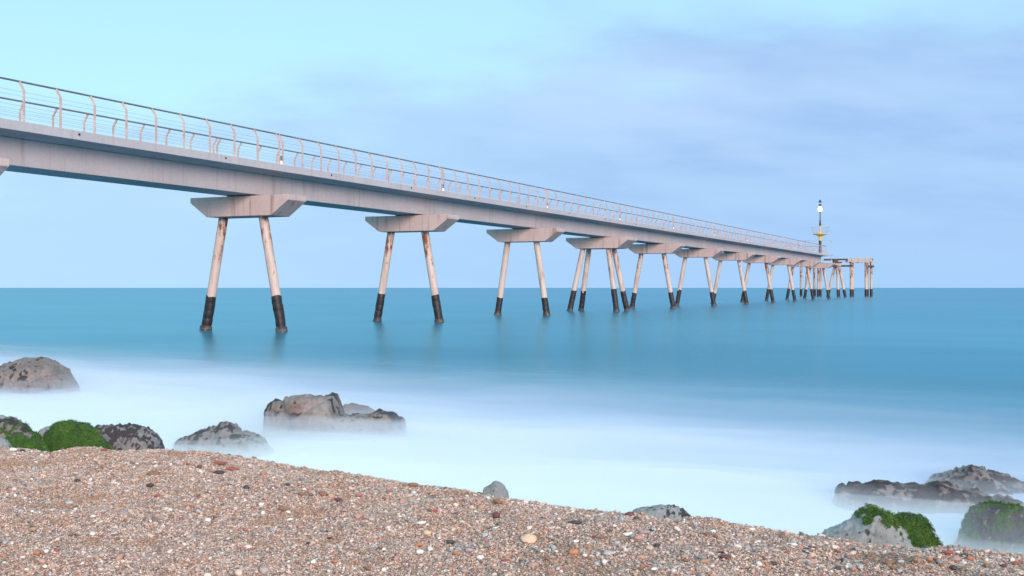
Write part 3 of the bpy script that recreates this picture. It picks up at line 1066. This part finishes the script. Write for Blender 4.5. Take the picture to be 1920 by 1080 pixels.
def mist_layer(i, top, dens, u_in, u_out):
    qs = np.linspace(-45, 30, 150)
    us = np.linspace(3.2, u_out + 4, 100)
    Q, U = np.meshgrid(qs, us)
    Us = U + 0.16 * (np.clip(Q, -25, 10) + 8) + 0.16 * np.clip(Q + 7, 0, 20) + 1.3 * vnoise(Q * 0.16 + i * 3, U * 0.16) + 0.5 * vnoise(Q * 0.5 + i * 9, U * 0.4)
    e = np.clip((U - (7.0, 6.0, 4.5, 3.2)[i]) / (3.5, 3.0, 2.0, 1.2)[i], 0, 1) * np.clip((u_out - Us) / (u_out - u_in), 0, 1)
    e = e * e * (3 - 2 * e)
    e = e ** 2.0
    eq = np.clip((Q + 45) / 6, 0, 1) * np.clip((30 - Q) / 6, 0, 1)
    n = 0.75 + 0.30 * vnoise(Q * 0.35 + i * 7, U * 0.8) + 0.22 * vnoise(Q * 1.1, U * 1.9 + i * 5) + 0.10 * vnoise(Q * 3.1 + i, U * 4.1)
    n = 0.75 + (n - 0.75) * np.clip(e * 2.5, 0, 1)
    Z = -0.003 + top * (1 + 0.35 * np.clip((-Q - 8) / 8, 0, 1)) * e * eq * np.clip(n, 0.15, 1.4)
    ny, nx = Q.shape
    P = np.stack([Q * SIDE.x + U * SEA.x, Q * SIDE.y + U * SEA.y], -1)
    top_v = np.concatenate([P, Z[..., None]], -1).reshape(-1, 3)
    bot_v = np.concatenate([P, np.full(Z.shape + (1,), -0.05 - 0.004 * i)], -1).reshape(-1, 3)
    idx = np.arange(nx * ny).reshape(ny, nx)
    f = np.stack([idx[:-1, :-1].ravel(), idx[:-1, 1:].ravel(), idx[1:, 1:].ravel(), idx[1:, :-1].ravel()], 1)
    N = nx * ny
    fb = (f + N)[:, ::-1]
    faces = f.tolist() + fb.tolist()
    ring = list(idx[0, :]) + list(idx[1:, -1]) + list(idx[-1, -2::-1]) + list(idx[-2:0:-1, 0])
    for a, b in zip(ring, ring[1:] + ring[:1]):
        faces.append((int(b), int(a), int(a) + N, int(b) + N))
    me = bpy.data.meshes.new('surf_mist')
    me.from_pydata(np.concatenate([top_v, bot_v]).tolist(), [], faces)
    me.polygons.foreach_set('use_smooth', [True] * len(me.polygons))
    me.update()
    mt = bpy.data.materials.new('surf_mist_%d' % i)
    mt.use_nodes = True
    nt = mt.node_tree
    nt.nodes.clear()
    out = nt.nodes.new('ShaderNodeOutputMaterial')
    pv = nt.nodes.new('ShaderNodeVolumePrincipled')
    pv.inputs['Color'].default_value = ((0.84, 0.92, 1.0, 1), (0.88, 0.945, 1.0, 1), (0.96, 0.99, 1.0, 1), (0.985, 0.998, 1.0, 1))[i]
    pv.inputs['Density'].default_value = dens
    pv.inputs['Anisotropy'].default_value = 0.0
    nt.links.new(pv.outputs[0], out.inputs['Volume'])
    try: mt.cycles.homogeneous_volume = True
    except Exception: pass
    me.materials.append(mt)
    o = link(bpy.data.objects.new('surf_mist', me))
    return o


MIST = [(0.54, 0.085, 8.0, 28.0), (0.37, 0.20, 8.0, 23.0), (0.28, 0.50, 10.0, 19.0), (0.15, 1.2, 10.0, 17.0)]
mists = [mist_layer(i, *a) for i, a in enumerate(MIST)]
for i, o in enumerate(mists):
    if i: o.parent = mists[0]
tag(mists[0], 'white mist of blurred surf over the water along the shore', 'surf', kind='stuff')

# ------------------------------------------------------------------ gravel grains (uncountable: one object)


def gravel_material(name, big=False):
    t = NT(name)
    oi = t.node('ShaderNodeObjectInfo')
    rnd = oi.outputs['Random']
    col = t.ramp(rnd, GRAVEL, True)
    loc = oi.outputs['Location']
    patch = t.noise(loc, 4.2, 5, 0.65)
    col = t.mix(t.rng(patch, 0.54, 0.64, 0, 0.85), col, t.mix(0.6, col, (0.34, 0.18, 0.095)))
    col = t.mix(t.rng(patch, 0.33, 0.48, 0.4, 0), col, (0.52, 0.44, 0.41))
    g = t.noise(t.coord('Object'), 2.0, 3)
    col = t.mix(t.rng(g, 0.3, 0.7, 0, 0.25), col, (0.2, 0.15, 0.12))
    return t.set(col, 0.5)


M['grain'] = gravel_material('gravel_grain')


def make_gravel():
    Yg = np.linspace(2.0, 5.4, 90)
    vs, fs = [], []
    nx = 70
    for i, Y in enumerate(Yg):
        wd = 0.46 * Y + 0.35
        Xs = np.linspace(-wd, wd, nx)
        Zs = beach_z(Xs, np.full(nx, Y)) + 0.0008
        for X, Z in zip(Xs, Zs): vs.append((X, Y, Z))
    for i in range(len(Yg) - 1):
        for j in range(nx - 1):
            a = i * nx + j
            X, Y, _ = vs[a]
            if Y > crest_y(X) + 0.45: continue
            fs.append((a, a + 1, a + 1 + nx, a + nx))
    o = meshobj('gravel', vs, fs, M['beach'])
    ng = bpy.data.node_groups.new('gravel_scatter', 'GeometryNodeTree')
    ng.interface.new_socket('Geometry', in_out='INPUT', socket_type='NodeSocketGeometry')
    ng.interface.new_socket('Geometry', in_out='OUTPUT', socket_type='NodeSocketGeometry')
    N, Lk = ng.nodes, ng.links
    gi, go = N.new('NodeGroupInput'), N.new('NodeGroupOutput')
    # six worn pebble shapes
    toinst = N.new('GeometryNodeGeometryToInstance')
    for i in range(6):
        ico = N.new('GeometryNodeMeshIcoSphere')
        ico.inputs['Radius'].default_value = 0.5
        ico.inputs['Subdivisions'].default_value = 2
        sp = N.new('GeometryNodeSetPosition')
        pos = N.new('GeometryNodeInputPosition')
        nz = N.new('ShaderNodeTexNoise')
        nz.noise_dimensions = '4D'
        nz.inputs['W'].default_value = i * 3.3
        nz.inputs['Scale'].default_value = 1.7
        nz.inputs['Detail'].default_value = 1.0
        Lk.new(pos.outputs[0], nz.inputs['Vector'])
        sub = N.new('ShaderNodeVectorMath'); sub.operation = 'SUBTRACT'; sub.inputs[1].default_value = (0.5, 0.5, 0.5)
        Lk.new(nz.outputs['Color'], sub.inputs[0])
        scl = N.new('ShaderNodeVectorMath'); scl.operation = 'SCALE'; scl.inputs['Scale'].default_value = 1.0
        Lk.new(sub.outputs[0], scl.inputs[0])
        Lk.new(ico.outputs[0], sp.inputs[0]); Lk.new(scl.outputs[0], sp.inputs['Offset'])
        tr = N.new('GeometryNodeTransform')
        tr.inputs['Scale'].default_value = (1.0, 0.68 + 0.06 * (i % 4), 0.42 + 0.09 * (i % 3))
        Lk.new(sp.outputs[0], tr.inputs[0])
        sm = N.new('GeometryNodeSetMaterial'); sm.inputs['Material'].default_value = M['grain']
        Lk.new(tr.outputs[0], sm.inputs[0])
        ss_ = N.new('GeometryNodeSetShadeSmooth')
        Lk.new(sm.outputs[0], ss_.inputs[0])
        Lk.new(ss_.outputs[0], toinst.inputs[0])
    join = N.new('GeometryNodeJoinGeometry')
    Lk.new(gi.outputs[0], join.inputs[0])
    for (dens, lo, hi, seed, up) in ((58000, 0.0028, 0.0067, 1, 0.0018), (2200, 0.0065, 0.012, 2, 0.003), (190, 0.011, 0.021, 3, 0.004)):
        d = N.new('GeometryNodeDistributePointsOnFaces')
        d.inputs['Density'].default_value = dens
        d.inputs['Seed'].default_value = seed
        Lk.new(gi.outputs[0], d.inputs[0])
        sp = N.new('GeometryNodeSetPosition')
        rz_ = N.new('FunctionNodeRandomValue'); rz_.data_type = 'FLOAT_VECTOR'
        rz_.inputs[0].default_value = (0, 0, -up * 0.6); rz_.inputs[1].default_value = (0, 0, up * 1.6); rz_.inputs['Seed'].default_value = seed + 20
        Lk.new(d.outputs[0], sp.inputs[0]); Lk.new(rz_.outputs[0], sp.inputs['Offset'])
        iop = N.new('GeometryNodeInstanceOnPoints')
        iop.inputs['Pick Instance'].default_value = True
        Lk.new(sp.outputs[0], iop.inputs['Points']); Lk.new(toinst.outputs[0], iop.inputs['Instance'])
        ri = N.new('FunctionNodeRandomValue'); ri.data_type = 'INT'
        ri.inputs['Min'].default_value = 0 if False else 0
        for s in ri.inputs:
            if s.type == 'INT' and s.name == 'Min': s.default_value = 0
            if s.type == 'INT' and s.name == 'Max': s.default_value = 5
        ri.inputs['Seed'].default_value = seed + 5
        Lk.new([x for x in ri.outputs if x.type == 'INT'][0], iop.inputs['Instance Index'])
        rr = N.new('FunctionNodeRandomValue'); rr.data_type = 'FLOAT_VECTOR'
        rr.inputs[0].default_value = (-0.55, -0.55, 0); rr.inputs[1].default_value = (0.55, 0.55, 6.283); rr.inputs['Seed'].default_value = seed + 9
        Lk.new(rr.outputs[0], iop.inputs['Rotation'])
        rs = N.new('FunctionNodeRandomValue'); rs.data_type = 'FLOAT'
        fl = [s for s in rs.inputs if s.type == 'VALUE']
        fl[0].default_value = lo; fl[1].default_value = hi
        rs.inputs['Seed'].default_value = seed + 13
        Lk.new([x for x in rs.outputs if x.type == 'VALUE'][0], iop.inputs['Scale'])
        Lk.new(iop.outputs[0], join.inputs[0])
    Lk.new(join.outputs[0], go.inputs[0])
    md = o.modifiers.new('scatter', 'NODES')
    md.node_group = ng
    tag(o, 'coarse pinkish brown gravel covering the beach', 'gravel', kind='stuff')
    return o


make_gravel()

# ------------------------------------------------------------------ pebbles one can pick out
PEB = {'cream': (0.66, 0.47, 0.33), 'white': (0.78, 0.74, 0.70), 'dark': (0.05, 0.045, 0.05), 'red': (0.30, 0.085, 0.06), 'maroon': (0.13, 0.05, 0.05), 'brown': (0.22, 0.12, 0.075), 'grey': (0.25, 0.24, 0.235),
       'orange': (0.46, 0.20, 0.11), 'blue': (0.42, 0.46, 0.47), 'pink': (0.48, 0.27, 0.235), 'mauve': (0.36, 0.27, 0.29), 'green': (0.30, 0.43, 0.38), 'tan': (0.45, 0.31, 0.21)}
for kx, c in PEB.items():
    t = NT('pebble_' + kx)
    w = t.coord('World')
    a = t.noise(w, 120, 5, 0.7)
    b = t.noise(w, 40, 3, 0.6)
    col = t.mix(t.rng(a, 0.35, 0.7, 0, 0.5), c, tuple(x * 0.62 for x in c))
    col = t.mix(t.rng(b, 0.5, 0.7, 0, 0.35), col, tuple(min(1, x * 1.3 + 0.02) for x in c))
    t.bump(a, 0.15, 0.002)
    t.set(col, 0.55)
    M['peb_' + kx] = t.m


def pebble_mesh(seed):
    bm = bmesh.new()
    bmesh.ops.create_icosphere(bm, subdivisions=3, radius=0.5)
    for v in bm.verts:
        n = v.co.normalized()
        p = n * 1.1 + Vector((seed * 5.1, seed * 2.3, 0))
        v.co += n * (0.13 * noise.noise(p) + 0.05 * noise.noise(p * 2.7))
    me = bpy.data.meshes.new('pebble')
    bm.to_mesh(me); bm.free()
    me.polygons.foreach_set('use_smooth', [True] * len(me.polygons))
    return me


pm_cache = {}


def pebble(x, y, wpx, col, label, asp=0.55, flat=0.5, rz=0.0, tilt=0.0, group=None, seed=None):
    p = ground_hit(x, y)
    if p is None: return
    s = (seed if seed is not None else int(x * 7 + y)) % 9
    key = (s, col)
    if key not in pm_cache:
        me = pebble_mesh(s); me.materials.append(M['peb_' + col]); pm_cache[key] = me
    o = bpy.data.objects.new('pebble', pm_cache[key])
    L = wpx / F * p.y
    o.scale = (L, L * asp, L * flat)
    o.rotation_euler = (tilt, 0, rz)
    o.location = p + Vector((0, 0, L * flat * 0.32 + 0.003))
    link(o)
    tag(o, label, 'pebble', group)


HAND = [
    (991, 1018, 29, 'cream', 'cream oval flat pebble, the biggest pale stone mid beach', 0.85, 0.5, 0.2, 0.7),
    (1005, 1011, 16, 'brown', 'brown grey pebble tucked behind the big cream oval one', 0.8, 0.5, 0, 0.2),
    (930, 974, 15, 'maroon', 'round dark red pebble above the big cream oval', 0.9, 0.9, 0, 0),
    (932, 947, 17, 'brown', 'pointed brown stone above the round dark red pebble', 0.6, 0.75, -0.6, 0.2),
    (774, 914, 20, 'brown', 'brown oblong pebble near the crest left of the peaked rock', 0.6, 0.45, 0, 0),
    (970, 931, 12, 'dark', 'dark pebble on the crest just right of the peaked rock', 0.7, 0.45, 0, 0),
    (1078, 985, 26, 'dark', 'black oblong flat pebble right of centre', 0.5, 0.32, 0, 0.1),
    (801, 1007, 15, 'cream', 'small round cream pebble among dark stones left of the cream oval', 0.8, 0.7, 0, 0.3),
    (845, 1022, 15, 'dark', 'black blue pebble between the two cream pebbles', 0.7, 0.5, 0, 0),
    (786, 1026, 17, 'orange', 'orange red oblong pebble below the small round cream pebble', 0.5, 0.4, 0.1, 0),
    (790, 985, 18, 'white', 'white sharp shell shard above the small round cream pebble', 0.45, 0.3, 0.5, 0.3),
    (1178, 1008, 22, 'white', 'bright white shell fragment right of the black flat pebble', 0.45, 0.3, -0.3, 0.2),
    (1198, 1014, 20, 'pink', 'pale pink stone under the white shell fragment', 0.7, 0.5, 0, 0),
    (1206, 1004, 20, 'mauve', 'mauve grey pebble beside the white shell fragment', 0.6, 0.45, 0, 0),
    (1181, 969, 18, 'maroon', 'maroon oblong pebble near the crest left of an orange one', 0.6, 0.5, 0, 0),
    (1217, 966, 18, 'orange', 'pale orange pebble at the crest below the low crusted rock', 0.7, 0.6, 0, 0),
    (1193, 977, 10, 'dark', 'small black pebble under the maroon oblong pebble', 0.8, 0.8, 0, 0),
    (1232, 1029, 13, 'dark', 'black pebble low on the beach below the mauve grey one', 0.7, 0.6, 0, 0),
    (1141, 1043, 20, 'blue', 'pale blue grey flat stone low on the beach right of centre', 0.6, 0.4, 0, 0.2),
    (1076, 1043, 20, 'orange', 'orange brown stone beside the pale blue grey flat stone', 0.7, 0.6, 0, 0),
    (787, 1041, 14, 'white', 'white angular pebble under the orange red oblong pebble', 0.8, 0.6, 0.4, 0),
    (672, 975, 15, 'pink', 'rounded pink pebble at mid beach left of the white shard', 0.8, 0.7, 0, 0),
    (411, 872, 31, 'red', 'long brick red flat stone near the crest, upper of a pair', 0.5, 0.22, 0, 0),
    (433, 885, 27, 'red', 'brick red flat stone, lower of the pair below the crest', 0.55, 0.35, 0, 0),
    (288, 893, 26, 'brown', 'brown slab pebble left of the brick red pair', 0.6, 0.35, 0.1, 0),
    (374, 880, 9, 'maroon', 'small maroon knob between the brown slab and red pair', 0.9, 0.9, 0, 0),
    (411, 889, 22, 'dark', 'dark flat stone between the two brick red stones', 0.6, 0.3, 0, 0),
    (493, 892, 12, 'orange', 'orange red pebble right of the brick red pair', 0.7, 0.5, 0, 0),
    (462, 919, 12, 'dark', 'black round pebble below the brick red pair', 0.8, 0.7, 0, 0),
    (281, 916, 14, 'dark', 'grey black pebble left of mid beach under the brown slab', 0.8, 0.6, 0, 0),
    (145, 906, 12, 'dark', 'black oval pebble at the left of the beach', 0.7, 0.5, 0, 0),
    (178, 933, 14, 'grey', 'grey rounded stone at the left beside a blue chip', 0.8, 0.7, 0, 0),
    (130, 946, 16, 'blue', 'pale blue chip at the left of the beach', 0.6, 0.35, 0, 0.2),
    (231, 967, 20, 'mauve', 'purplish grey flat stone on the left half of the beach', 0.8, 0.4, 0, 0.3),
    (295, 935, 12, 'red', 'small red pebble above a pale blue chip', 0.6, 0.45, 0, 0),
    (303, 943, 11, 'blue', 'pale blue chip under the small red pebble', 0.6, 0.5, 0, 0),
    (225, 951, 9, 'orange', 'small orange chip right of the grey rounded stone', 0.6, 0.5, 0, 0),
    (529, 960, 14, 'brown', 'dark brown round pebble beside white chips left of centre', 0.9, 0.8, 0, 0),
    (490, 951, 11, 'white', 'white chip left of the dark brown round pebble', 0.6, 0.5, 0.6, 0.2),
    (540, 964, 9, 'white', 'white chip right of the dark brown round pebble', 0.7, 0.6, 0, 0.2),
    (621, 936, 13, 'tan', 'tan round pebble in the cluster left of centre', 0.9, 0.8, 0, 0.2),
    (606, 933, 17, 'brown', 'reddish brown pebble left end of the centre left cluster', 0.7, 0.6, 0.3, 0),
    (634, 943, 15, 'maroon', 'maroon pebble right end of the centre left cluster', 0.8, 0.6, 0, 0),
    (566, 931, 13, 'brown', 'brown pebble left of the cluster left of centre', 0.7, 0.6, 0, 0),
    (6, 1048, 14, 'orange', 'orange pebble at the lower left corner of the beach', 0.8, 0.6, 0, 0),
    (40, 1045, 12, 'orange', 'orange tan chip right of the corner orange pebble', 0.7, 0.5, 0, 0),
    (156, 836, 12, 'red', 'orange red pebble on the crest before the mossy boulder', 0.8, 0.6, 0, 0),
    (129, 836, 13, 'tan', 'tan pebble on the crest before the mossy boulder', 0.7, 0.6, 0, 0),
    (101, 834, 16, 'grey', 'pale grey flat pebble on the crest before the mossy boulder', 0.6, 0.4, 0.3, 0),
    (195, 848, 11, 'red', 'red pebble just below the crest under the grey rock', 0.8, 0.6, 0, 0),
    (25, 846, 15, 'white', 'white flat chip below the crest at the left', 0.6, 0.35, 0, 0.2),
    (42, 849, 10, 'dark', 'dark pebble beside the white chip at the left', 0.8, 0.6, 0, 0),
    (288, 863, 9, 'orange', 'tiny orange chip with white edge under the crest at left', 0.7, 0.5, 0, 0),
    (1778, 1044, 18, 'red', 'red brown oval pebble at the far right of the beach', 0.65, 0.5, 0, 0),
    (1791, 1056, 18, 'pink', 'pinkish flat pebble below the red brown oval at right', 0.8, 0.5, 0, 0),
    (1668, 1062, 22, 'brown', 'long tan brown pebble low at the right', 0.5, 0.4, 0, 0),
    (1882, 1066, 12, 'maroon', 'small maroon pebble at the right lower corner', 0.8, 0.6, 0, 0),
    (1571, 1072, 12, 'dark', 'black pebble at the bottom right of the mossy peak', 0.7, 0.6, 0, 0),
    (1718, 1053, 11, 'brown', 'chestnut pebble between the two right hand pebble groups', 0.8, 0.7, 0, 0),
    (1606, 1057, 12, 'blue', 'pale bluish chip left of the long tan brown pebble', 0.6, 0.4, 0, 0),
    (1360, 1051, 22, 'maroon', 'dark maroon flat stone low on the beach under the low rock', 0.6, 0.35, 0, 0),
    (1316, 1050, 20, 'grey', 'grey flat stone left of the dark maroon flat stone', 0.6, 0.35, 0, 0),
    (1450, 1062, 16, 'dark', 'dark oval stone low right, between maroon stone and mossy peak', 0.6, 0.4, 0, 0),
    (950, 1058, 18, 'red', 'brick red chip under the big cream oval', 0.5, 0.4, 0.2, 0),
    (900, 1052, 14, 'white', 'white rounded pebble low in the middle', 0.8, 0.6, 0, 0),
    (1000, 1066, 22, 'pink', 'dusty pink pebble at the bottom middle', 0.7, 0.5, 0, 0),
    (700, 1040, 16, 'grey', 'blue grey pebble low left of the middle', 0.6, 0.45, 0, 0),
    (880, 1038, 15, 'mauve', 'lilac grey pebble above the white rounded pebble', 0.7, 0.5, 0, 0),
    (682, 921, 9, 'green', 'tiny sea green glass chip near the crest', 0.7, 0.5, 0, 0),
]
for h in HAND: pebble(*h)
import re
_cut = re.compile(r'( near| left| right| above| below| at | among| between| tucked| beside| under| on | just| low| behind| with| before|, ).*')
shorts = {}
for h in HAND:
    shorts.setdefault(_cut.sub('', h[4]), []).append(h)
land = [(k, v[0]) for k, v in shorts.items() if len(v) == 1]
NAMES = {'dark': 'black pebble', 'white': 'white chip', 'red': 'brick red pebble', 'grey': 'plain grey pebble', 'pink': 'pink pebble', 'orange': 'orange pebble', 'brown': 'brown pebble', 'tan': 'tan pebble', 'blue': 'pale blue chip'}
rr = random.Random(77)
used = set()
cols = ['dark', 'white', 'white', 'red', 'grey', 'grey', 'pink', 'pink', 'orange', 'brown', 'brown', 'tan', 'blue']
for _ in range(270):
    x = rr.uniform(8, 1912)
    yc = float(np.interp(x, [0, 330, 500, 750, 960, 1300, 1545, 1920], [840, 846, 870, 908, 942, 983, 1008, 1041]))
    y = rr.uniform(yc + 2, 1076)
    col = rr.choice(cols)
    s = rr.uniform(8, 13) * (0.75 + 0.45 * (y - 830) / 250)
    a_, b_, c_, d_, e_ = rr.uniform(0.5, 0.9), rr.uniform(0.35, 0.7), rr.uniform(0, 3.1), rr.uniform(-0.2, 0.35), rr.randrange(9)
    if any(abs(x - h[0]) < 16 and abs(y - h[1]) < 9 for h in HAND): continue
    nm, h = min(land, key=lambda kh: (kh[1][0] - x) ** 2 + (2 * (kh[1][1] - y)) ** 2)
    ddx, ddy = x - h[0], (y - h[1]) * 2
    if math.hypot(ddx, ddy) > 130: continue
    where = ('right of' if ddx > 0 else 'left of') if abs(ddx) > abs(ddy) else ('below' if ddy > 0 else 'above')
    lab = 'small %s %s the %s' % (NAMES[col], where, nm)
    if lab in used or len(lab.split()) > 16: continue
    used.add(lab)
    pebble(x, y, s, col, lab, a_, b_, c_, d_, 'small pebbles lying loose in the gravel', e_)
